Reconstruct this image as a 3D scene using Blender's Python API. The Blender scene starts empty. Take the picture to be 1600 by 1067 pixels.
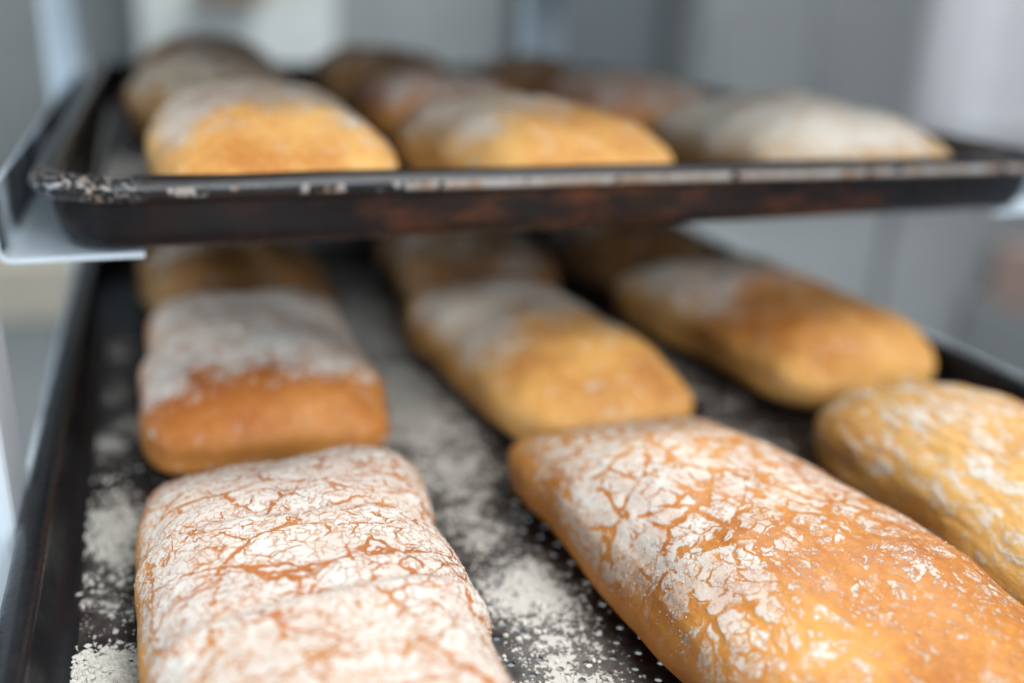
import bpy, math, random
import numpy as np
from mathutils import Matrix, Vector

scn = bpy.context.scene
COL = scn.collection
random.seed(4)
rng = np.random.default_rng(11)

# ------------------------------------------------------------------ camera
cam_d = bpy.data.cameras.new("camera")
cam = bpy.data.objects.new("camera", cam_d)
COL.objects.link(cam)
scn.camera = cam
CAM = Vector((0.04147606, -0.35507272, 0.06438212))
Rw = Matrix(((0.93860385, -0.08330164, 0.33478896),
             (-0.34288301, -0.3325016, 0.87856356),
             (0.03813208, -0.93941658, -0.34065)))          # columns: right, down, forward
right = Vector((Rw[0][0], Rw[1][0], Rw[2][0]))
up = -Vector((Rw[0][1], Rw[1][1], Rw[2][1]))
back = -Vector((Rw[0][2], Rw[1][2], Rw[2][2]))
m = Matrix((right, up, back)).transposed().to_4x4()
m.translation = CAM
cam.matrix_world = m
cam_d.sensor_width = 36.0
cam_d.sensor_fit = 'HORIZONTAL'
cam_d.lens = 1481.0 / 1600.0 * 36.0
cam_d.clip_start = 0.01
cam_d.clip_end = 60.0
cam_d.dof.use_dof = True
cam_d.dof.focus_distance = 0.284
cam_d.dof.aperture_fstop = 2.75
cam_d.dof.aperture_blades = 0

# ------------------------------------------------------------------ world and lamps
world = bpy.data.worlds.new("World")
scn.world = world
world.use_nodes = True
wb = world.node_tree.nodes["Background"]
wb.inputs[0].default_value = (0.82, 0.90, 1.0, 1)
wb.inputs[1].default_value = 0.16


def area(name, loc, target, sx, sy, power, color):
    d = bpy.data.lights.new(name, 'AREA')
    d.shape = 'RECTANGLE'
    d.size, d.size_y = sx, sy
    d.energy = power
    d.color = color
    o = bpy.data.objects.new(name, d)
    COL.objects.link(o)
    o.location = loc
    o.rotation_euler = (Vector(target) - Vector(loc)).to_track_quat('-Z', 'Y').to_euler()
    return o


area("ceiling_lamp", (0.55, -0.55, 1.25), (0.2, -0.05, -0.08), 0.9, 0.5, 14.0, (1.0, 0.96, 0.91))
area("window_lamp", (0.40, -1.70, 0.62), (0.2, 0.0, -0.05), 1.3, .9, 37.0, (0.88, 0.95, 1.0))
area("room_lamp", (1.2, 1.0, 2.2), (0.9, 1.7, 0.0), 1.6, 0.8, 100.0, (0.95, 0.98, 1.0))
area("side_window_lamp", (-1.4, -0.15, 0.16), (0.4, 0.58, 0.04), 0.9, 0.6, 22.0, (0.78, 0.90, 1.0))

scn.view_settings.view_transform = 'Standard'
scn.view_settings.look = 'None'
scn.view_settings.exposure = -0.14
scn.view_settings.gamma = 1.0
scn.render.engine = 'CYCLES'
scn.cycles.use_denoising = True
scn.cycles.max_bounces = 8
scn.cycles.sample_clamp_indirect = 4.0


# ------------------------------------------------------------------ helpers
def perm_hash(ix, iy, iz, seed):
    h = (ix * 374761393 + iy * 668265263 + iz * 2147483647 + seed * 974634777) & 0xFFFFFFFF
    h = ((h ^ (h >> 13)) * 1274126177) & 0xFFFFFFFF
    h = h ^ (h >> 16)
    return (h & 0xFFFF) / 65535.0


def vnoise(p, seed=0):
    """value noise in -1..1 on an (n,3) array"""
    i = np.floor(p).astype(np.int64)
    f = p - i
    f = f * f * f * (f * (f * 6 - 15) + 10)
    out = 0
    for dx in (0, 1):
        wx = f[:, 0] if dx else 1 - f[:, 0]
        for dy in (0, 1):
            wy = f[:, 1] if dy else 1 - f[:, 1]
            for dz in (0, 1):
                wz = f[:, 2] if dz else 1 - f[:, 2]
                out = out + wx * wy * wz * perm_hash(i[:, 0] + dx, i[:, 1] + dy, i[:, 2] + dz, seed)
    return out * 2 - 1


def fbm(p, seed=0, octv=3):
    a, s, o = 1.0, 0.0, 0
    for k in range(octv):
        o = o + a * vnoise(p * (2 ** k) + 17.3 * k, seed + k)
        s += a
        a *= 0.5
    return o / s


def sstep(a, b, x):
    t = np.clip((x - a) / (b - a), 0, 1)
    return t * t * (3 - 2 * t)


def mesh_np(name, verts, faces, mat=None, parent=None, smooth=True, attrs=None, merge=False):
    """faces: (n,k) int array or list of such arrays"""
    me = bpy.data.meshes.new(name)
    if isinstance(faces, np.ndarray):
        faces = [faces]
    verts = np.asarray(verts, dtype=np.float32)
    loops = np.concatenate([f.ravel() for f in faces]).astype(np.int32)
    tot = np.concatenate([np.full(len(f), f.shape[1], np.int32) for f in faces])
    start = np.concatenate([[0], np.cumsum(tot)[:-1]]).astype(np.int32)
    me.vertices.add(len(verts))
    me.vertices.foreach_set("co", verts.ravel())
    me.loops.add(len(loops))
    me.loops.foreach_set("vertex_index", loops)
    me.polygons.add(len(tot))
    me.polygons.foreach_set("loop_start", start)
    me.polygons.foreach_set("use_smooth", np.full(len(tot), smooth, bool))
    me.update(calc_edges=True)
    me.validate()
    for k, v in (attrs or {}).items():
        at = me.attributes.new(k, 'FLOAT', 'POINT')
        at.data.foreach_set("value", np.asarray(v, np.float32))
    o = bpy.data.objects.new(name, me)
    COL.objects.link(o)
    if mat:
        me.materials.append(mat)
    if parent:
        o.parent = parent
    return o


def empty(name, loc, rz=0.0):
    o = bpy.data.objects.new(name, None)
    o.empty_display_size = 0.02
    COL.objects.link(o)
    o.location = loc
    o.rotation_euler = (0, 0, rz)
    return o


def tag(o, label=None, cat=None, group=None, kind=None):
    if label:
        o["label"] = label
    if cat:
        o["category"] = cat
    if group:
        o["group"] = group
    if kind:
        o["kind"] = kind
    return o


def rbox(name, lo, hi, mat, parent=None, bev=0.002, seg=2):
    """box with bevelled edges, world coordinates"""
    import bmesh
    bm = bmesh.new()
    bmesh.ops.create_cube(bm, size=1.0)
    lo, hi = Vector(lo), Vector(hi)
    for v in bm.verts:
        v.co = Vector((lo[i] + (v.co[i] + 0.5) * (hi[i] - lo[i]) for i in range(3)))
    if bev:
        bmesh.ops.bevel(bm, geom=list(bm.edges), offset=bev, segments=seg, affect='EDGES', profile=0.5)
    me = bpy.data.meshes.new(name)
    bm.to_mesh(me)
    bm.free()
    for p in me.polygons:
        p.use_smooth = False
    o = bpy.data.objects.new(name, me)
    COL.objects.link(o)
    me.materials.append(mat)
    if parent:
        o.parent = parent
    return o


class NT:
    """small node-tree builder"""

    def __init__(self, name):
        self.m = bpy.data.materials.new(name)
        self.m.use_nodes = True
        self.t = self.m.node_tree
        self.b = self.t.nodes["Principled BSDF"]

    def n(self, typ, **kw):
        nd = self.t.nodes.new(typ)
        for k, v in kw.items():
            setattr(nd, k, v)
        return nd

    def put(self, sock, v):
        if isinstance(v, bpy.types.NodeSocket):
            self.t.links.new(v, sock)
        elif isinstance(v, (tuple, list)) and len(v) == 3 and sock.type == 'RGBA':
            sock.default_value = (*v, 1)
        else:
            sock.default_value = v

    def math(self, op, a, b=0.0, c=None, clamp=False):
        nd = self.n("ShaderNodeMath", operation=op, use_clamp=clamp)
        self.put(nd.inputs[0], a)
        self.put(nd.inputs[1], b)
        if c is not None:
            self.put(nd.inputs[2], c)
        return nd.outputs[0]

    def vmath(self, op, a, b):
        nd = self.n("ShaderNodeVectorMath", operation=op)
        self.put(nd.inputs[0], a)
        if op == 'SCALE':
            self.put(nd.inputs[3], b)
        else:
            self.put(nd.inputs[1], b)
        return nd.outputs[0]

    def step(self, lo, hi, x):
        nd = self.n("ShaderNodeMapRange", interpolation_type='SMOOTHSTEP')
        self.put(nd.inputs[0], x)
        self.put(nd.inputs[1], lo)
        self.put(nd.inputs[2], hi)
        return nd.outputs[0]

    def noise(self, v, scale, detail=3.0, rough=0.55, out=0, dist=0.0):
        nd = self.n("ShaderNodeTexNoise")
        self.put(nd.inputs["Vector"], v)
        nd.inputs["Scale"].default_value = scale
        nd.inputs["Detail"].default_value = detail
        nd.inputs["Roughness"].default_value = rough
        nd.inputs["Distortion"].default_value = dist
        return nd.outputs[out]

    def edge(self, v, scale, rnd=1.0):
        nd = self.n("ShaderNodeTexVoronoi", feature='DISTANCE_TO_EDGE')
        self.put(nd.inputs["Vector"], v)
        nd.inputs["Scale"].default_value = scale
        nd.inputs["Randomness"].default_value = rnd
        return nd.outputs["Distance"]

    def mix(self, f, a, b):
        nd = self.n("ShaderNodeMix", data_type='RGBA')
        self.put(nd.inputs[0], f)
        self.put(nd.inputs[6], a)
        self.put(nd.inputs[7], b)
        return nd.outputs[2]

    def attr(self, name):
        return self.n("ShaderNodeAttribute", attribute_name=name).outputs["Fac"]

    def obj(self):
        return self.n("ShaderNodeTexCoord").outputs["Object"]

    def bump(self, h, dist, strength=1.0, normal=None):
        nd = self.n("ShaderNodeBump")
        nd.inputs["Strength"].default_value = strength
        nd.inputs["Distance"].default_value = dist
        self.put(nd.inputs["Height"], h)
        if normal is not None:
            self.put(nd.inputs["Normal"], normal)
        return nd.outputs[0]

    def done(self, color=None, rough=None, metal=None, normal=None, spec=None, **kw):
        for nm, v in (("Base Color", color), ("Roughness", rough), ("Metallic", metal), ("Normal", normal),
                      ("Specular IOR Level", spec)):
            if v is not None:
                self.put(self.b.inputs[nm], v)
        for k, v in kw.items():
            self.put(self.b.inputs[k], v)
        return self.m


FLOUR = (0.60, 0.582, 0.535)


def crust_material(name, seed, dark, gold, aniso=(0.6, 1.0, 0.8), s1=62., s2=150., s3=430., k1=.95, k2=.75, k3=.55,
                   patch=.5, grain_amp=.8, w1=.09, streak=0.0, filmk=.42, mida=2.0, thin=.58, dust=.4, w2=.11, w3=.15, g3=.40, wrs=170.):
    t = NT(name)
    P0 = t.obj()
    P = t.vmath('ADD', P0, (seed * 1.37, seed * 0.71, seed * 2.11))
    cov = t.attr("flour")
    bake = t.attr("bake")
    wob = t.vmath('SUBTRACT', t.noise(P, 55., 3., .6, out=1), (.5, .5, .5))
    Pw = t.vmath('ADD', P, t.vmath('SCALE', wob, .014))
    Pa = t.vmath('MULTIPLY', Pw, aniso)
    wmod = t.step(.34, .58, t.noise(P, 60., 2.))
    wmod2 = t.step(.38, .6, t.noise(P, 130., 2.))
    d1 = t.edge(Pa, s1)
    c1 = t.math('MULTIPLY', t.step(w1, w1 * .25, d1), wmod)
    d2 = t.edge(Pa, s2)
    c2 = t.math('MULTIPLY', t.step(w2, w2 * .2, d2), wmod2)
    wob3 = t.vmath('SUBTRACT', t.noise(P, 260., 2., .6, out=1), (.5, .5, .5))
    P3 = t.vmath('ADD', Pw, t.vmath('SCALE', wob3, .004))
    d3 = t.edge(P3, s3)
    c3 = t.math('MULTIPLY', t.step(w3, w3 * .2, d3), t.step(g3, g3 + .18, t.noise(P, 200., 2.)))
    # long stretch wrinkles of the dough
    Ps = t.vmath('MULTIPLY', Pw, (1.0, .16, 1.0))
    wr = t.noise(Ps, wrs, 4., .62)
    grain = t.noise(P, 1500., 3., .6)
    mid = t.noise(P, 330., 6., .72)
    pn = t.noise(Pw, 48., 4., .6)
    cov2 = t.math('ADD', cov, t.math('MULTIPLY', t.math('SUBTRACT', pn, .5), patch * 2))
    if streak:
        cov2 = t.math('ADD', cov2, t.math('MULTIPLY', t.math('SUBTRACT', wr, .5), streak * 2))
    f = t.math('ADD', cov2, t.math('MULTIPLY', t.math('SUBTRACT', grain, .5), grain_amp))
    f = t.math('ADD', f, t.math('MULTIPLY', t.math('SUBTRACT', mid, .5), mida))
    f = t.math('SUBTRACT', f, t.math('MULTIPLY', c1, k1))
    f = t.math('SUBTRACT', f, t.math('MULTIPLY', c2, k2))
    f = t.math('SUBTRACT', f, t.math('MULTIPLY', c3, k3))
    solid = t.step(.44, .60, f)
    film = t.math('SUBTRACT', cov2, t.math('MULTIPLY', c1, k1 * 1.1))
    film = t.math('SUBTRACT', film, t.math('MULTIPLY', c2, k2 * .9))
    film = t.math('ADD', film, t.math('MULTIPLY', t.math('SUBTRACT', mid, .5), 1.2))
    film = t.math('MULTIPLY', t.step(.3, 1.0, film), filmk)
    tn = t.math('ADD', t.math('MULTIPLY', t.math('SUBTRACT', t.noise(P, 70., 6., .68), .5), 3.2), t.math('MULTIPLY', t.math('SUBTRACT', f, .9), .35))
    thick = t.math('MULTIPLY', solid, t.step(-.55, .65, tn))
    fm = t.math('MAXIMUM', t.math('MULTIPLY', t.math('ADD', t.math('MULTIPLY', solid, thin), t.math('MULTIPLY', thick, .94 - thin)), 1.0), film)
    # crust colour: bake + mottling + tiny blisters
    mott = t.math('ADD', bake, t.math('MULTIPLY', t.math('SUBTRACT', t.noise(P, 38., 4., .6), .5), .9))
    mott = t.math('ADD', mott, t.math('MULTIPLY', t.math('SUBTRACT', t.noise(P, 300., 5., .7), .5), .8))
    crust = t.mix(t.step(.05, .95, mott), gold, dark)
    crust = t.mix(t.math('MULTIPLY', t.step(.75, 1.25, mott), .6), crust, tuple(c * .55 for c in dark))
    specks = t.math('MULTIPLY', t.step(.58, .70, t.noise(P, 115., 5., .62)), t.step(-1.3, -.6, cov2))
    fm = t.math('MAXIMUM', fm, t.math('MULTIPLY', specks, dust))
    bl = t.n("ShaderNodeTexVoronoi", feature='F1')
    t.put(bl.inputs["Vector"], P)
    bl.inputs["Scale"].default_value = 420.
    blm = t.math('MULTIPLY', t.step(.28, .12, bl.outputs["Distance"]), t.step(.5, .62, t.noise(P, 120., 2.)))
    crust = t.mix(t.math('MULTIPLY', blm, .45), crust, tuple(min(1, c * 1.5 + .05) for c in gold))
    fl = t.mix(t.noise(P, 90., 3.), FLOUR, (.70, .685, .635))
    col = t.mix(fm, crust, fl)
    h = t.math('ADD', t.math('MULTIPLY', solid, .6), t.math('MULTIPLY', thick, .6))
    h = t.math('ADD', h, t.math('MULTIPLY', t.math('MULTIPLY', grain, solid), .5))
    h = t.math('SUBTRACT', h, t.math('MULTIPLY', t.math('MULTIPLY', t.math('MAXIMUM', c1, t.math('MULTIPLY', c2, .7)), t.step(.35, .85, cov2)), .9))
    h = t.math('ADD', h, t.math('MULTIPLY', mid, .5))
    nb = t.bump(t.math('ADD', wr, t.noise(P, 420., 4., .65)), .0007, .45)
    nrm = t.bump(h, .00030, .7, nb)
    rough = t.math('ADD', .52, t.math('MULTIPLY', fm, .9), clamp=True)
    return t.done(col, rough, normal=nrm, spec=t.math('SUBTRACT', .34, t.math('MULTIPLY', fm, .7), clamp=True))


# ------------------------------------------------------------------ loaves
def cube_sphere(N):
    g = np.linspace(-1, 1, N + 1)
    g = np.tan(g * math.pi / 4)
    a, b = np.meshgrid(g, g, indexing='ij')
    one = np.ones_like(a)
    V, F = [], []
    off = 0
    idx = np.arange((N + 1) ** 2).reshape(N + 1, N + 1)
    q = np.stack([idx[:-1, :-1], idx[1:, :-1], idx[1:, 1:], idx[:-1, 1:]], -1).reshape(-1, 4)
    for ax, s in ((0, 1), (0, -1), (1, 1), (1, -1), (2, 1), (2, -1)):
        c = [None] * 3
        c[ax] = one * s
        c[(ax + 1) % 3] = a
        c[(ax + 2) % 3] = b
        V.append(np.stack(c, -1).reshape(-1, 3))
        F.append((q if s > 0 else q[:, ::-1]) + off)
        off += (N + 1) ** 2
    V = np.concatenate(V)
    F = np.concatenate(F)
    key = np.round(V * 1e6).astype(np.int64)
    _, first, inv = np.unique(key, axis=0, return_index=True, return_inverse=True)
    return V[first], inv.ravel()[F]


_cs = {}


def loaf(center, length, width, height, rz, mat, seed, N=48, cover=.8, near_bare=None, far_bare=None, wprof=None,
         hprof=None, bend=0.0, plan=3.3, dome=2.0, skew=0.0, side_bare=.25, bumps=(), creases=(), bake0=.45, lump=.004,
         cover_fn=None, tilt=0.0, arch=0.0, pinch=.05, wob=.0035, wrinkle=0.0):
    """a pillow-shaped loaf; local y runs along it (+ is the far end), base at z = 0"""
    if N not in _cs:
        _cs[N] = cube_sphere(N)
    V, F = _cs[N]
    d = V / np.linalg.norm(V, axis=1)[:, None]
    ax, ay, az = np.abs(d[:, 0]), np.abs(d[:, 1]), np.abs(d[:, 2])
    mm = np.where(d[:, 2] > 0, dome, 4.0)
    r = ((ax ** plan + ay ** plan) ** (mm / plan) + az ** mm) ** (-1 / mm)
    p = d * r[:, None]
    x, y, z = p.T.copy()
    t = y.copy()
    wp = np.interp(t, *zip(*wprof)) if wprof else 1 - .06 * t ** 2
    hp = np.interp(t, *zip(*hprof)) if hprof else 1 - .12 * t ** 4
    h0 = height * .36
    cn = (np.abs(x) * np.abs(y)) ** 3
    X = x * width / 2 * (wp + pinch * cn) + bend * (t ** 2) + skew * t
    Y = y * length / 2 * (1 + pinch * cn - .03 * (1 - x ** 2) * 0)
    q = np.stack([x * 1.1, y * 1.7, z * .6], 1)
    X = X + wob * fbm(q + seed * 5.7, seed + 61, 2) * (.4 + np.abs(x))
    Y = Y + wob * 1.3 * fbm(q + seed * 2.9 + 40, seed + 71, 2) * (.4 + np.abs(y))
    Z = np.where(z > 0, h0 * (0.6 + .4 * hp) + z * (height - h0) * hp, h0 * (0.6 + .4 * hp) * (1 + z))
    P = np.stack([X, Y, Z], 1)
    nrm = d.copy()
    nrm[:, 0] *= .8
    nrm /= np.linalg.norm(nrm, axis=1)[:, None]
    topm = sstep(-.25, .35, z)
    base = np.stack([X, Y, Z], 1)
    dsp = lump * fbm(base * 24. + seed * 9.1, seed, 2) + lump * .16 * fbm(base * 75. + seed * 3.3, seed + 5, 2)
    dsp = dsp + .0006 * fbm(base * np.array([190., 60., 190.]) + seed, seed + 9, 2)
    if wrinkle:
        wv = base + .006 * np.stack([fbm(base * 30., seed + 81, 2), base[:, 0] * 0, base[:, 0] * 0], 1)
        dsp = dsp - wrinkle * (1 - np.abs(fbm(wv * np.array([120., 16., 90.]), seed + 83, 2)) * 2.2).clip(0, 1) ** 2
    for (bx, by, br, ba) in bumps:
        dsp = dsp + ba * np.exp(-(((X - bx) / br) ** 2 + ((Y - by) / br) ** 2))
    cre = np.zeros(len(P))
    for (cy, slope, curve, wdt, dep) in creases:       # a fold running across the loaf
        yc = cy + slope * X + curve * X ** 2 + .0015 * fbm(base * 50., seed + 3)
        g = np.exp(-((Y - yc) / wdt) ** 2)
        cre = cre + g
        dsp = dsp - dep * g + dep * .7 * np.exp(-((Y - yc + wdt * 2.2) / (wdt * 1.8)) ** 2)
    P = P + nrm * (dsp * topm)[:, None]
    P[:, 2] = np.maximum(P[:, 2], 0) if tilt == 0 else P[:, 2]
    # where the flour lies and how dark it baked
    up = sstep(-.05, .75, nrm[:, 2] + .12 * fbm(base * 40., seed + 21))
    c = cover * (side_bare + (1 - side_bare) * up)
    edge_n = .10 * fbm(base * 45., seed + 31)
    if near_bare is not None:
        lo, hi, depth = near_bare
        c = c - depth * (1 - sstep(lo, hi, t + edge_n * 1.6 + arch * x ** 2))
    if far_bare is not None:
        lo, hi, depth = far_bare
        c = c - depth * sstep(lo, hi, t + edge_n * 1.6)
    if cover_fn is not None:
        c = c + cover_fn(X, Y, Z, t)
    c = c * sstep(-.5, .15, z)
    c = c - cre * .16
    edgek = sstep(.55, 1.0, np.maximum(np.abs(x), np.abs(y)))
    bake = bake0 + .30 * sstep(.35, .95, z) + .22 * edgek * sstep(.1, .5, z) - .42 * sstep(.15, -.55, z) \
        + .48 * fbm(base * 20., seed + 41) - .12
    root_name = "bread_loaf"
    o = mesh_np(root_name, P, F, mat, None, True, {"flour": c, "bake": bake})
    o.location = center
    o.rotation_euler = (tilt, 0, rz)
    o["_n"] = 0
    del o["_n"]
    return o, P, c, nrm


def crumbs(parent, P, c, nrm, F_n, smin, smax, mat, seed, zmin=.015, thr=.35):
    """loose grains of flour lying on a loaf, one mesh"""
    r = np.random.default_rng(seed)
    w = np.clip(c - thr, 0, 1) * (P[:, 2] > zmin)
    w = w + .05 * (c > .05) * (P[:, 2] > zmin)
    w /= w.sum()
    k = r.choice(len(P), F_n, p=w)
    pos = P[k] + r.normal(0, .0007, (F_n, 3))
    # keep them on the skin
    pos = pos - nrm[k] * np.einsum('ij,ij->i', pos - P[k], nrm[k])[:, None]
    size = smin + (smax - smin) * r.random(F_n) ** 3.5
    v, f = grains(pos, size, r, nrm[k])
    return tag(mesh_np("flour_crumbs", v, f, mat, parent, False), kind="stuff")


_phi = (1 + 5 ** .5) / 2
ICO = np.array([(-1, _phi, 0), (1, _phi, 0), (-1, -_phi, 0), (1, -_phi, 0), (0, -1, _phi), (0, 1, _phi), (0, -1, -_phi),
                (0, 1, -_phi), (_phi, 0, -1), (_phi, 0, 1), (-_phi, 0, -1), (-_phi, 0, 1)]) / math.sqrt(1 + _phi ** 2)
ICOF = np.array([(0, 11, 5), (0, 5, 1), (0, 1, 7), (0, 7, 10), (0, 10, 11), (1, 5, 9), (5, 11, 4), (11, 10, 2), (10, 7, 6),
                 (7, 1, 8), (3, 9, 4), (3, 4, 2), (3, 2, 6), (3, 6, 8), (3, 8, 9), (4, 9, 5), (2, 4, 11), (6, 2, 10),
                 (8, 6, 7), (9, 8, 1)])


def grains(pos, size, r, n=None):
    k = len(pos)
    shp = ICO[None] * (0.65 + .7 * r.random((k, 12, 1)))
    shp = shp * (.6 + .8 * r.random((k, 1, 3)))
    v = shp * size[:, None, None]
    if n is None:
        v[:, :, 2] *= .7
    v = v + pos[:, None, :]
    f = ICOF[None] + (np.arange(k) * 12)[:, None, None]
    return v.reshape(-1, 3), f.reshape(-1, 3)


# ------------------------------------------------------------------ plain materials
def flour_mat():
    t = NT("flour_powder")
    P = t.obj()
    return t.done(t.mix(t.noise(P, 300., 2.), FLOUR, (.70, .685, .635)), .95, spec=.1)


M_FLOUR = flour_mat()


def black_iron(name, worn_highlit=0.0, rust=0.0, col=(.012, .013, .016), rough=.34):
    t = NT(name)
    P = t.obj()
    stain = t.step(.42, .72, t.noise(t.vmath('MULTIPLY', P, (1., 1., .35)), 34., 4., .6))
    base = t.mix(t.math('MULTIPLY', stain, .2 + .8 * min(1, rust)), col, (.028, .016, .011))
    if rust:
        # baked-on brown grease on the outer wall
        r = t.step(.47, .70, t.noise(t.vmath('MULTIPLY', P, (.6, .6, 1.6)), 42., 5., .62))
        # richest in the middle of the front wall
        sx = t.n("ShaderNodeSeparateXYZ")
        t.put(sx.inputs[0], P)
        reach = t.math('MULTIPLY', t.step(.05, .20, sx.outputs[0]), t.step(.42, .30, sx.outputs[0]))
        r = t.math('MULTIPLY', r, t.math('ADD', .15, reach))
        r = t.math('MULTIPLY', r, rust, clamp=True)
        base = t.mix(r, base, (.17, .055, .024))
    rr = t.math('ADD', rough, t.math('MULTIPLY', t.math('SUBTRACT', t.noise(P, 120., 4.), .5), .35))
    h = t.noise(P, 260., 4., .6)
    nrm = t.bump(h, .0003, .6)
    if worn_highlit:
        # rolled lip front: bare metal dashes at the left, painted highlight further right
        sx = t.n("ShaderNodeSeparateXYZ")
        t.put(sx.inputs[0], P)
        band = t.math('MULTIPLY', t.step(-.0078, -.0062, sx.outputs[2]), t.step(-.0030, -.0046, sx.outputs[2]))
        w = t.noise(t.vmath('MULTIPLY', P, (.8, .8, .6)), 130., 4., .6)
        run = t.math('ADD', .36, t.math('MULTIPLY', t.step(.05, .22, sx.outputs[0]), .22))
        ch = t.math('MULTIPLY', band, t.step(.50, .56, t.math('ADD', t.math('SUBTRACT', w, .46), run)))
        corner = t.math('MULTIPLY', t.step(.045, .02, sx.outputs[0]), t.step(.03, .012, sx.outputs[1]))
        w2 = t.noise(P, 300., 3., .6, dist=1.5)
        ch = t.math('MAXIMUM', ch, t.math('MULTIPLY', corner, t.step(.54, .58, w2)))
        ch = t.math('MULTIPLY', ch, worn_highlit)
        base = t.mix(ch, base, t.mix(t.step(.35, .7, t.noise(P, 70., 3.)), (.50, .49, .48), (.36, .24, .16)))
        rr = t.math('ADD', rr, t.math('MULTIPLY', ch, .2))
        return t.done(base, rr, normal=nrm, spec=.6)
    return t.done(base, rr, normal=nrm, spec=.28)


def dusted_iron(name, dense=1.0):
    """tray base: black iron under a dusting of flour, thick where the attribute says so"""
    t = NT(name)
    P = t.obj()
    cov = t.attr("flour")
    base = t.mix(t.noise(P, 40., 4.), (.008, .008, .010), (.030, .017, .013))
    g = t.noise(P, 520., 5., .68)
    g2 = t.noise(P, 150., 3., .6)
    f = t.math('ADD', cov, t.math('MULTIPLY', t.math('SUBTRACT', g, .5), 1.7))
    f = t.math('ADD', f, t.math('MULTIPLY', t.math('SUBTRACT', g2, .5), 1.3))
    m_ = t.step(.50, .66, f)
    film = t.math('MULTIPLY', t.step(.1, 1.0, t.math('ADD', cov, t.math('MULTIPLY', t.math('SUBTRACT', g2, .5), .8))), .36)
    fm = t.math('MAXIMUM', t.math('MULTIPLY', m_, .9), film)
    col = t.mix(fm, base, FLOUR)
    nrm = t.bump(t.math('ADD', m_, t.math('MULTIPLY', g, .6)), .0004, .8)
    return t.done(col, t.math('ADD', .42, t.math('MULTIPLY', fm, .55)), normal=nrm, spec=t.math('SUBTRACT', .28, t.math('MULTIPLY', fm, .25)))


def painted(name, col, rough=.45, metal=0.0, mottle=.12, bumpd=.0002):
    t = NT(name)
    P = t.obj()
    n = t.noise(P, 14., 5., .6)
    c = t.mix(t.step(.25, .8, n), col, tuple(x * (1 - mottle) for x in col))
    sp = t.step(.66, .74, t.noise(P, 120., 4., .7))
    c = t.mix(t.math('MULTIPLY', sp, .25), c, tuple(x * .5 for x in col))
    return t.done(c, t.math('ADD', rough, t.math('MULTIPLY', t.math('SUBTRACT', n, .5), .2)), metal,
                  t.bump(t.noise(P, 90., 3.), bumpd, .5))


M_RACK = painted("pale_blue_metal", (.68, .78, .86), .38, 0.0)
def shaded_slide():
    t = NT("shade_painted_blue_metal")
    P = t.obj()
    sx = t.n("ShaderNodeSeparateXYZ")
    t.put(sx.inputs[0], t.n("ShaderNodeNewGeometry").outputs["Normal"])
    face = t.math('MULTIPLY', t.step(.5, .9, sx.outputs[0]), t.step(.30, .55, t.noise(P, 30., 4.)))  # shade of the lip's inner face, painted dark navy and broken by noise
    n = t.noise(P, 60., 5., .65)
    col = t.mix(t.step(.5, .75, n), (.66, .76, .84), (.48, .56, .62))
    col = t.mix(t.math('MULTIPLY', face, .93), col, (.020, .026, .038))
    return t.done(col, t.math('ADD', .34, t.math('MULTIPLY', n, .2)), normal=t.bump(n, .0002, .5))


M_SLIDE = shaded_slide()
M_STEEL = painted("brushed_grey_metal", (.30, .315, .32), .42, 0.35)
M_STEEL_LIGHT = painted("light_grey_panel", (.50, .53, .52), .6)
M_DARK = painted("dark_grey_panel", (.10, .115, .125), .5)
M_WALL = painted("grey_wall_paint", (.25, .27, .275), .8)
M_LAV = painted("pale_lavender_panel", (.78, .78, .82), .5)
M_BROWN = painted("brown_cardboard", (.20, .13, .09), .8)
M_FLOOR = painted("floor_tile_grey", (.27, .28, .275), .5)


# ------------------------------------------------------------------ setting
rbox("floor", (-4, -3, -1.02), (7, 5, -.98), M_FLOOR, bev=0)["kind"] = "structure"
tag(rbox("back_wall", (-4, 2.6, -.98), (7, 2.7, 2.2), M_WALL, bev=0), "grey wall far behind the rack, out of focus", "wall")


# ------------------------------------------------------------------ rack
def make_rack():
    root = empty("bakery_rack", (0, 0, -.98))
    tag(root, "pale blue metal bakery rack holding the two black trays on its ledges", "rack")
    off = Vector((0, 0, .98))

    def part(name, lo, hi, bev=.003):
        o = rbox(name, lo, hi, M_RACK, root, bev)
        o.location = off
        return o

    part("post", (-.052, -.038, -.975), (-.0140, .0, .62))
    part("post", (-.040, .565, -.975), (-.012, .60, .62))
    part("post", (.492, -.038, -.975), (.528, .0, .62))
    part("post", (.405, .585, -.975), (.445, .62, .62))
    part("cross_bar", (-.0115, .575, -.34), (.4045, .60, -.31))
    for z in (-.0298, -.1345, .0845):
        for s in (0, 1):
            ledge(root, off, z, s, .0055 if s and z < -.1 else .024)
    return root


def ledge(root, off, z, s, lip=.024):
    """angle-iron tray slide with a rounded inner corner"""
    t = .0018
    prof = [(-.0135, lip), (-.0135, .004), (-.0128, .0018), (-.0112, .0004), (-.009, 0), (.034, 0),
            (.034, -t), (-.010, -t), (-.0128, -.0012), (-.0148, .0012), (-.0155, .004), (-.0155, lip)]
    prof = np.array(prof)
    if s:
        prof = prof * np.array([-1, 1]) + np.array([.480, 0])
        prof = prof[::-1]
    ys = np.array([.012, .62])
    n = len(prof)
    V = np.concatenate([np.stack([prof[:, 0], np.full(n, y), prof[:, 1] + z], 1) for y in ys])
    q = np.array([(i, (i + 1) % n, (i + 1) % n + n, i + n) for i in range(n)])
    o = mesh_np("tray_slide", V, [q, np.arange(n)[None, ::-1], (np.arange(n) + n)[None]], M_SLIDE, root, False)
    o.location = off


rack = make_rack()


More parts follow.
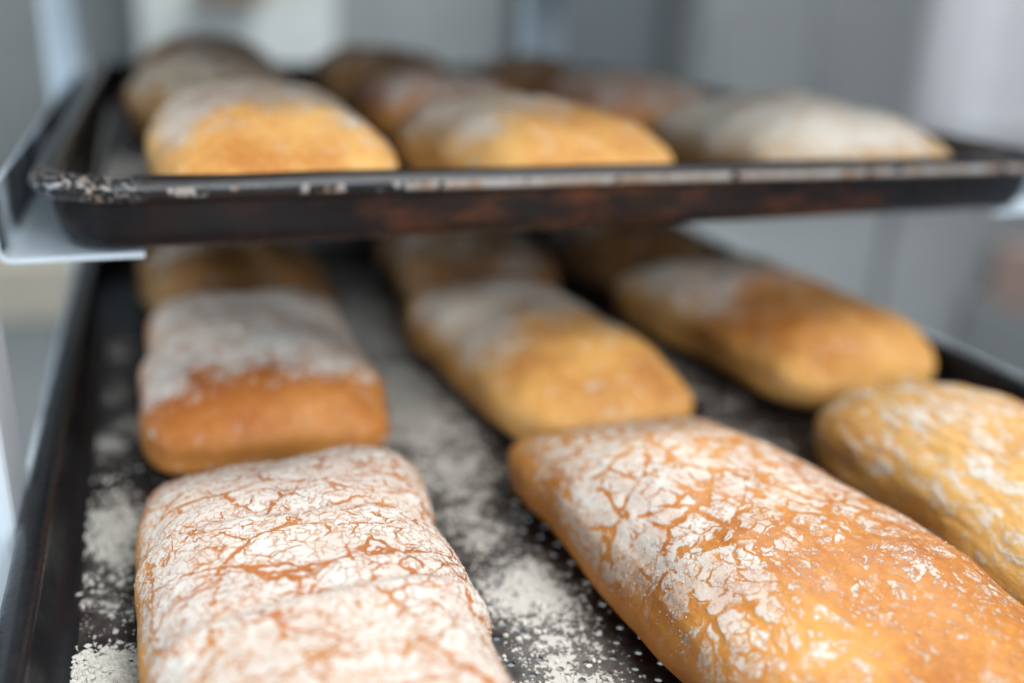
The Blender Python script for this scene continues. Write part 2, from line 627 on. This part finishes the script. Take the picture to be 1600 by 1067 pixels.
# ------------------------------------------------------------------ trays
def rrect(w, l, r, n=14):
    """rounded rectangle loop, lower-left corner at 0,0"""
    pts = []
    for cx, cy, a0 in ((w - r, r, -90), (w - r, l - r, 0), (r, l - r, 90), (r, r, 180)):
        for k in range(n + 1):
            a = math.radians(a0 + 90 * k / n)
            pts.append((cx + r * math.cos(a), cy + r * math.sin(a)))
    # resample the straights too
    out = []
    for i, p in enumerate(pts):
        q = pts[(i + 1) % len(pts)]
        d = math.hypot(q[0] - p[0], q[1] - p[1])
        k = max(1, int(d / .012))
        for j in range(k):
            out.append((p[0] + (q[0] - p[0]) * j / k, p[1] + (q[1] - p[1]) * j / k))
    return np.array(out)


def sweep(name, w, l, r, prof, mat, parent, seed, closed=True, jit=.0004, attrs=None):
    """profile points (inset d, z) carried round the rounded rectangle; scales the corner radius with the inset"""
    base = rrect(w, l, r)
    n, k = len(base), len(prof)
    rings = []
    # outward normals
    nx = np.roll(base, -1, 0) - np.roll(base, 1, 0)
    nrm = np.stack([nx[:, 1], -nx[:, 0]], 1)
    nrm /= np.linalg.norm(nrm, axis=1)[:, None]
    for d, z in prof:
        ring = base - nrm * d
        rings.append(np.concatenate([ring, np.full((n, 1), z)], 1))
    V = np.concatenate(rings)
    V = V + jit * np.stack([fbm(V * 35., seed), fbm(V * 35., seed + 1), fbm(V * 28., seed + 2)], 1)
    a = np.arange(n)
    b = (a + 1) % n
    Q = []
    for i in range(k if closed else k - 1):
        j = (i + 1) % k
        Q.append(np.stack([a + i * n, b + i * n, b + j * n, a + j * n], 1))
    o = mesh_np(name, V, np.concatenate(Q), mat, parent, True, attrs)
    return o, rings


def tray(x0, y0, z0, W, L, mats, flour_fn, seed, label, group, rz=0.0, depth=.025):
    m_rim, m_wall, m_base = mats
    root = empty("baking_tray", (x0, y0, z0), rz)
    tag(root, label, "baking tray", group)
    R = .030
    # rolled rim
    bead = []
    for k in range(14):
        a = 2 * math.pi * k / 14
        bead.append((.0046 + .0052 * math.cos(a), -.0046 + .0048 * math.sin(a)))
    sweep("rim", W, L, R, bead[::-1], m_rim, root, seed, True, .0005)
    outer = [(.0060, -.0062), (.0062, -.0085), (.0078, -.0175), (.0088, -.0205), (.0110, -.0233), (.0140, -.0246), (.0180, -.0250)]
    inner = [(.0180, -.0238), (.0146, -.0234), (.0122, -.0222), (.0103, -.0196), (.0094, -.0170), (.0076, -.0080), (.0074, -.0055)]
    k_ = depth / .025
    outer = [(d, z * k_ if z < -.0086 else z) for d, z in outer]
    inner = [(d, z + .025 - depth if z < -.0165 else z) for d, z in inner]
    sweep("side_wall", W, L, R, outer + inner, m_wall, root, seed + 3, True, .0005)
    # base with rows of punched holes, set just inside the wall's foot
    pitch, row, hr, th = .0091, .0067, .00125, .0010
    mx0, mx1, my0, my1 = .040, W - .040, .040, L - .040
    nc, nr = int((mx1 - mx0) / pitch), int((my1 - my0) / row)
    mx1, my1 = mx0 + nc * pitch, my0 + nr * row
    K = 12
    ang = (np.arange(K) + .5) / K * 2 * math.pi
    circ = np.stack([np.cos(ang), np.sin(ang)], 1)
    sq = circ / np.max(np.abs(circ / np.array([1.0, 1.0])), axis=1)[:, None]
    sq = sq * np.array([pitch / 2, row / 2])
    # put true corners in
    cor = [(1, 1), (-1, 1), (-1, -1), (1, -1)]
    V, Q = [], []
    cells = []
    for j in range(nr):
        shift = (j % 2) * .5
        for i in range(nc - (j % 2)):
            cells.append((mx0 + (i + .5 + shift) * pitch, my0 + (j + .5) * row))
    cells = np.array(cells)
    nC = len(cells)
    K = 16
    ang = np.arange(K) / K * 2 * math.pi + math.pi / 4
    circ = np.stack([np.cos(ang), np.sin(ang)], 1)
    e = np.linspace(1, -1, 5)[:-1]
    sqr = np.array([(v, 1) for v in e] + [(-1, v) for v in e] + [(-v, -1) for v in e] + [(1, -v) for v in e])
    sqr = sqr * np.array([pitch / 2, row / 2])
    zt = -.0238 + .025 - depth
    tmpl = np.concatenate([np.c_[sqr, np.full(K, zt)], np.c_[circ * hr * 1.12, np.full(K, zt)],
                           np.c_[circ * hr, np.full(K, zt - .0002)], np.c_[circ * hr, np.full(K, zt - th)]])
    a = np.arange(K)
    b = (a + 1) % K
    tq = np.concatenate([np.stack([a + i * K, b + i * K, b + (i + 1) * K, a + (i + 1) * K], 1) for i in range(3)])
    V = tmpl[None] + np.c_[cells, np.zeros(nC)][:, None, :]
    Q = tq[None] + (np.arange(nC) * 4 * K)[:, None, None]
    V = V.reshape(-1, 3)
    Q = [Q.reshape(-1, 4)]
    # half cells on the odd rows, then the plain margin out to the wall
    ex, ef = [], []
    o_ = len(V)
    for j in range(1, nr, 2):
        ya, yb = my0 + j * row, my0 + (j + 1) * row
        for xa, xb in ((mx0, mx0 + pitch / 2), (mx1 - pitch / 2, mx1)):
            ex += [(xa, ya, zt), (xb, ya, zt), (xb, yb, zt), (xa, yb, zt)]
            ef.append([o_, o_ + 1, o_ + 2, o_ + 3])
            o_ += 4
    ring = rrect(W, L, R)
    nx = np.roll(ring, -1, 0) - np.roll(ring, 1, 0)
    nn = np.stack([nx[:, 1], -nx[:, 0]], 1)
    nn /= np.linalg.norm(nn, axis=1)[:, None]
    out = ring - nn * .0176
    for f_ in np.linspace(0, 1, 6):
        inn = np.stack([np.clip(out[:, 0], mx0, mx1), np.clip(out[:, 1], my0, my1)], 1)
        pp = out * (1 - f_) + inn * f_
        ex += [(x, y, zt) for x, y in pp]
    nR = len(out)
    for k in range(5):
        for i in range(nR):
            j = (i + 1) % nR
            ef.append([o_ + k * nR + i, o_ + k * nR + j, o_ + (k + 1) * nR + j, o_ + (k + 1) * nR + i])
    V = np.concatenate([V, np.array(ex)])
    Q.append(np.array(ef))
    Q = np.concatenate(Q)
    fl = flour_fn(V[:, 0] + x0, V[:, 1] + y0)
    mesh_np("perforated_base", V, Q, m_base, root, False, {"flour": fl})
    return root


def blobs(lst, floor_=0.0):
    def fn(X, Y):
        f = np.full(len(X), floor_)
        for (x, y, sx, sy, a) in lst:
            f = np.maximum(f, a * np.exp(-((X - x) / sx) ** 2 - ((Y - y) / sy) ** 2))
        return f
    return fn


LOW_FLOUR = blobs([(.150, -.095, .020, .030, .92), (.148, -.14, .022, .045, .72), (.147, -.05, .022, .035, .62), (.150, .0, .028, .05, .66), (.150, .08, .034, .09, .92), (.158, .20, .036, .1, .85),
                   (.014, -.020, .012, .038, .66), (.013, -.060, .012, .02, .5), (.013, -.096, .012, .010, .95), (.010, .066, .012, .016, .95), (.020, .085, .010, .018, .9), (.012, .19, .014, .03, .7), (.30, .10, .03, .1, .5),
                   (.012, .125, .012, .03, .6), (.296, -.02, .02, .05, .55), (.31, -.12, .02, .1, .35), (.085, .0, .05, .016, .5),
                   (.15, .32, .05, .1, .4)], .08)
UP_FLOUR = blobs([(.026, .10, .03, .16, 1.2), (.15, .1, .03, .2, .8), (.31, .12, .03, .2, .7)], .25)

M_UP = (black_iron("worn_highlit_rim_iron", worn_highlit=.9), black_iron("grease_stained_iron", rust=.65, rough=.30), dusted_iron("dusted_upper_base"))
M_LO = (black_iron("black_rim_iron", rough=.28), black_iron("black_wall_iron", rough=.4, col=(.010, .011, .014)), dusted_iron("dusted_lower_base"))
TW, TL = .478, .562
tray(-.003, 0.0, 0.0, TW + .003, TL, M_UP, UP_FLOUR, 5, "upper black baking tray with a chipped, highlit rim and brown grease stains", "baking trays on the rack", depth=.0292)
tray(-.0127, -.212, -.107, .459, .60, M_LO, LOW_FLOUR, 15, "lower black perforated baking tray pulled forward and dusted with flour", "baking trays on the rack")
tray(.0, .024, .112, TW, TL, M_LO, blobs([], .0), 25, "baking tray on the next ledge up, just above the picture, shading the loaves", "baking trays on the rack")
ZL, ZU = -.107 - .0238, -.0280

# ------------------------------------------------------------------ loaves, lower tray
DK, GD = (.36, .115, .022), (.60, .29, .065)
mA = crust_material("floury_cracked_crust", 1, (.40, .13, .03), (.56, .25, .06), aniso=(.55, 1.0, .8), s1=60., s2=150., s3=330., w1=.036, w2=.062, w3=.13, g3=.33, mida=.95, patch=.22, k1=1.25, k2=1.1, k3=1.0, thin=.70, filmk=.34)
mB = crust_material("orange_crust", 2, (.36, .105, .02), (.60, .25, .06), dust=.55, k1=.3, k2=.25, mida=2.5, filmk=.5)
mH = crust_material("white_dusted_crust", 8, (.42, .17, .05), (.60, .36, .14), k1=.15, k2=.2, k3=.2, mida=2.2, thin=.70, patch=.6)
mC = crust_material("shade_darkened_crust", 3, (.21, .095, .03), (.36, .21, .07), k1=.3, k2=.25)  # golden crust darkened in colour to put the rear loaves in shade
mD = crust_material("cracked_golden_crust", 4, (.36, .11, .017), (.62, .275, .056), aniso=(.9, .8, .8), s1=75., s2=190., s3=460., patch=.5, k3=.7, mida=1.95, filmk=.36, thin=.55)
mU = crust_material("bright_yellow_crust", 9, (.56, .22, .045), (.88, .52, .18), dust=.6, k1=.3, k2=.25, mida=2.4, filmk=.5)
mF = crust_material("streaked_golden_crust", 5, (.42, .175, .036), (.64, .365, .105), aniso=(1., .30, .9), wrs=260., streak=1.7, patch=.15, k1=.5, k2=.2, k3=.1, mida=1.0, thin=.45)
mG = crust_material("pale_golden_crust", 6, (.38, .125, .024), (.72, .38, .11), dust=.6, k1=.3, k2=.25, mida=2.5, filmk=.5)

LG = "ciabatta loaves on the lower tray"
UG = "ciabatta loaves on the upper tray"
R = math.radians


def add(label, group, *a, crumb=None, **k):
    o, P, c, nrm = loaf(*a, **k)
    tag(o, label, "bread loaf", group)
    if crumb:
        crumbs(o, P, c, nrm, crumb[0], crumb[1], crumb[2], M_FLOUR, k.get('seed', 1) + 70)
    return o


add("front left loaf thickly coated in cracked white flour on the lower tray", LG,
    (.0725, -.121, ZL), .204, .099, .047, R(-1), mA, seed=1, N=170, cover=1.16, side_bare=.15, plan=4.4, dome=2.4, pinch=.16,
    wprof=[(-1, .96), (-.35, .99), (-.05, .955), (.25, .96), (.7, 1.02), (1, 1.05)], hprof=[(-1, .85), (-.5, 1.), (0, .97), (.4, 1.0), (.8, .95), (1, .86)],
    creases=[(-.016, .05, 2.2, .0035, .0022), (.030, -.12, 1.5, .003, .0010)], bake0=.5, lump=.0036, crumb=(9000, .00008, .0003))


def d_cover(X, Y, Z, t):
    c = -.42 * sstep(.10, -.55, t + X * 4.)
    c = c + .16 * np.exp(-((X + .022) / .018) ** 2 - ((t - .1) / .5) ** 2)
    c = c - .16 * sstep(.45, .95, t) + .42 * sstep(-.015, -.045, X) * sstep(-.85, -.4, t) * sstep(.7, .2, t)
    return c


add("big middle front loaf on the lower tray with broken flour patches and bare golden end", LG,
    (.2210, -.123, ZL), .206, .105, .0455, R(7), mD, seed=4, N=170, cover=.90, side_bare=.42, plan=4.0, dome=2.2, pinch=.14, wob=.005,
    cover_fn=d_cover, bake0=.40, lump=.0036, bumps=[(-.02, .05, .03, .002)], crumb=(5000, .00008, .0003),
    wprof=[(-1, .90), (-.4, .99), (0, 1.0), (.35, .97), (.6, .96), (1, 1.12)])
add("front right golden loaf with long streaks of flour on the lower tray", LG,
    (.343, -.112, ZL), .190, .098, .047, R(-9), mF, seed=6, N=150, cover=.54, side_bare=.55, plan=3.0, bake0=.25, wrinkle=.0006, lump=.0036, crumb=(500, .00008, .00022))
add("second loaf in the left column with a smooth bare orange end under white flour", LG,
    (.0780, .102, ZL), .184, .103, .044, R(0), mB, seed=2, N=64, cover=1.05, near_bare=(-1.0, -.40, 1.1), arch=.15, bake0=.5, plan=5.0, pinch=.10, dome=2.3,
    wprof=[(-1, 1.02), (-.4, 1.0), (1, .97)])
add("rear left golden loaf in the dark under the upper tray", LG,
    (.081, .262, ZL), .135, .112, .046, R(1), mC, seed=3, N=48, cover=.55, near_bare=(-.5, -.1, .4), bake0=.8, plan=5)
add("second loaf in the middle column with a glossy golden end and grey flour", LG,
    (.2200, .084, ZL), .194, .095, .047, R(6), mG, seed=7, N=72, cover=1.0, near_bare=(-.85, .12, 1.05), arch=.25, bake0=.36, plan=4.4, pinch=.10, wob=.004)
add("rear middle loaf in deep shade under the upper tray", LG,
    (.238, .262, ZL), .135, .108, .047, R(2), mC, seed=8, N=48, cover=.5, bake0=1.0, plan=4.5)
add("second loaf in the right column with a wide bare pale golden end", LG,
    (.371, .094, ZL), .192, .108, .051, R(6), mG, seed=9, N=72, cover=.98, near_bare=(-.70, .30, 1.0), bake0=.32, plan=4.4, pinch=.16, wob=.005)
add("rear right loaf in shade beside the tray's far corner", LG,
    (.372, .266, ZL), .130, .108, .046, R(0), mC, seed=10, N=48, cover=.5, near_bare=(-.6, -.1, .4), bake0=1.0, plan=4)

# ------------------------------------------------------------------ loaves, upper tray
add("front left loaf on the upper tray, white flour over a yellow front end", UG,
    (.0905, .110, ZU), .182, .106, .053, R(-1), mU, seed=12, N=64, cover=1.0, near_bare=(-.85, -.10, 1.0), arch=.6, bake0=.5, dome=1.7, plan=3.6)
add("front middle loaf on the upper tray with a bright golden bare front end", UG,
    (.222, .114, ZU), .182, .112, .045, R(5), mU, seed=13, N=64, cover=.98, near_bare=(-.75, -.05, 1.05), arch=.5, bake0=.45, dome=1.8, plan=3.4)
add("front right loaf on the upper tray, all white with flour", UG,
    (.388, .112, ZU), .172, .122, .0465, R(6), mH, seed=14, N=64, cover=.98, near_bare=(-.98, -.7, .25), bake0=.3, dome=1.8, plan=3.3, side_bare=.6)
add("blurred second loaf in the left column of the upper tray", UG,
    (.078, .29, ZU), .160, .108, 0.056, R(0), mC, seed=15, N=40, cover=.78, bake0=.6, dome=1.8)
add("blurred second loaf in the middle column of the upper tray with an orange side", UG,
    (.225, .29, ZU), .160, .108, 0.046, R(2), mB, seed=16, N=40, cover=.78, bake0=.5, dome=1.8)
add("blurred second loaf in the right column of the upper tray", UG,
    (.372, .29, ZU), .160, .112, 0.046, R(2), mB, seed=17, N=40, cover=.78, bake0=.5, dome=1.8)
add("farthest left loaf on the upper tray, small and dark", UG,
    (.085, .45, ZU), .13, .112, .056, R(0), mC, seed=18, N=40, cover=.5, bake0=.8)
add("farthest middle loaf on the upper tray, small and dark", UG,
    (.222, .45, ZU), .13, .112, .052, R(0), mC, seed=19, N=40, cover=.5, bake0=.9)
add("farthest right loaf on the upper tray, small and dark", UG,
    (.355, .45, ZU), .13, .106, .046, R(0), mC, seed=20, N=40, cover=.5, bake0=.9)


# ------------------------------------------------------------------ loose flour on the lower tray
def tray_flour(n):
    r = np.random.default_rng(5)
    X = r.uniform(-.012 + .028, .44, n * 6)
    X = np.where(r.random(n * 6) < .30, r.uniform(.004, .03, n * 6), X)
    Y = r.uniform(-.185, .05, n * 6)
    w = LOW_FLOUR(X, Y)
    cl = fbm(np.stack([X * 90, Y * 90, X * 0], 1), 77)
    keep = r.random(n * 6) < np.clip(w * (1 + 1.3 * cl), 0, 1) ** 1.6
    keep &= X > .0045
    X, Y = X[keep][:n], Y[keep][:n]
    k = len(X)
    s = .00015 + .0008 * r.random(k) ** 4
    pos = np.stack([X, Y, ZL + s * .35], 1)
    # the little heap in the near left corner
    hk = 2600
    hx, hy = r.normal(.013, .0062, hk), r.normal(-.0965, .0055, hk)
    ok = hx > .0045
    hx, hy = hx[ok], hy[ok]
    hz = .0022 * np.exp(-((hx - .013) / .006) ** 2 - ((hy + .0965) / .005) ** 2) * r.random(len(hx))
    hs = .0002 + .0009 * r.random(len(hx)) ** 3
    pos = np.concatenate([pos, np.stack([hx, hy, ZL + hs * .3 + hz], 1)])
    s = np.concatenate([s, hs])
    v, f = grains(pos, s, r)
    o = mesh_np("loose_flour", v, f, M_FLOUR, None, False)
    tag(o, "loose white flour scattered over the lower tray between the loaves", "flour", None, "stuff")


tray_flour(14000)

# ------------------------------------------------------------------ far behind the rack, out of focus


def cabinet(name, lo, hi, mat, label, cat, doors=1, hmat=None, handle=True):
    root = empty(name, ((lo[0] + hi[0]) / 2, lo[1], lo[2]))
    tag(root, label, cat)
    off = -Vector(root.location)
    b = rbox("body", (lo[0], lo[1] + .02, lo[2]), hi, mat, root, .004)
    b.location = off
    w = (hi[0] - lo[0]) / doors
    for i in range(doors):
        d = rbox("door", (lo[0] + w * i + .006, lo[1], lo[2] + .08), (lo[0] + w * (i + 1) - .006, lo[1] + .018, hi[2] - .02), mat, root, .004)
        d.location = off
        if handle:
            h = rbox("handle", (lo[0] + w * i + .03, lo[1] - .03, (lo[2] + hi[2]) / 2 - .1), (lo[0] + w * i + .05, lo[1] - .001, (lo[2] + hi[2]) / 2 + .1), hmat or M_STEEL, d, .004)
    return root


cabinet("wall_cabinet", (.02, 2.3, -.6), (.52, 2.55, .9), M_STEEL_LIGHT, "pale grey cabinet panel blurred behind the upper left loaves", "cabinet", 1, handle=False)
cabinet("steel_cabinet", (1.46, 2.0, -.98), (2.20, 2.55, .9), M_STEEL, "blurred grey steel cabinet behind the right of the rack", "cabinet", 2)
cabinet("dark_cabinet", (1.10, 2.2, -.98), (1.44, 2.55, .9), M_DARK, "dark grey cabinet between the far blue post and the steel cabinet", "cabinet", 1, handle=False)
cabinet("pale_cabinet", (2.36, 1.9, -.98), (3.6, 2.5, .9), M_LAV, "pale lavender grey cabinet at the upper right edge", "cabinet", 1, handle=False)
tag(rbox("cardboard_box", (.17, 2.12, .03), (.32, 2.28, .10), M_BROWN, bev=.004), "brown box blurred against the pale cabinet at the top of the picture", "box")
t_ = empty("work_counter", (-.6, 1.6, -.98))
tag(t_, "beige topped counter blurred behind the rack's left ledge", "counter")
for nm, lo, hi, mt in (("countertop", (-1.3, 1.58, -.56), (-.06, 2.2, -.44), painted("beige_worktop", (.48, .44, .36), .6)),
                       ("body", (-1.28, 1.62, -.98), (-.08, 2.18, -.562), painted("grey_counter_front", (.36, .37, .37), .6))):
    o_ = rbox(nm, lo, hi, mt, t_, .006)
    o_.location = -Vector(t_.location)
M_CB = painted("grey_counter_body", (.42, .44, .445), .4)
t_ = empty("steel_counter", (2.1, 1.6, -.98))
tag(t_, "grey steel counter blurred beyond the lower tray's right rim", "counter")
for nm, lo, hi, mt in (("countertop", (1.0, 1.56, -.30), (3.6, 1.96, -.262), M_STEEL),
                       ("body", (1.02, 1.60, -.98), (1.825, 1.88, -.302), M_CB), ("body", (1.86, 1.60, -.98), (3.58, 1.88, -.302), M_CB)):
    o_ = rbox(nm, lo, hi, mt, t_, .006)
    o_.location = -Vector(t_.location)
tag(rbox("cardboard_box", (2.12, 1.30, -.66), (2.42, 1.5, -.50), painted("pinkish_cardboard", (.34, .24, .21), .8), bev=.006), "pinkish brown box blurred at the right edge below the upper tray", "box")
tag(rbox("metal_stand", (2.10, 1.28, -.98), (2.46, 1.54, -.662), M_STEEL, bev=.006), "grey steel stand under the pinkish brown box at the right edge", "stand")
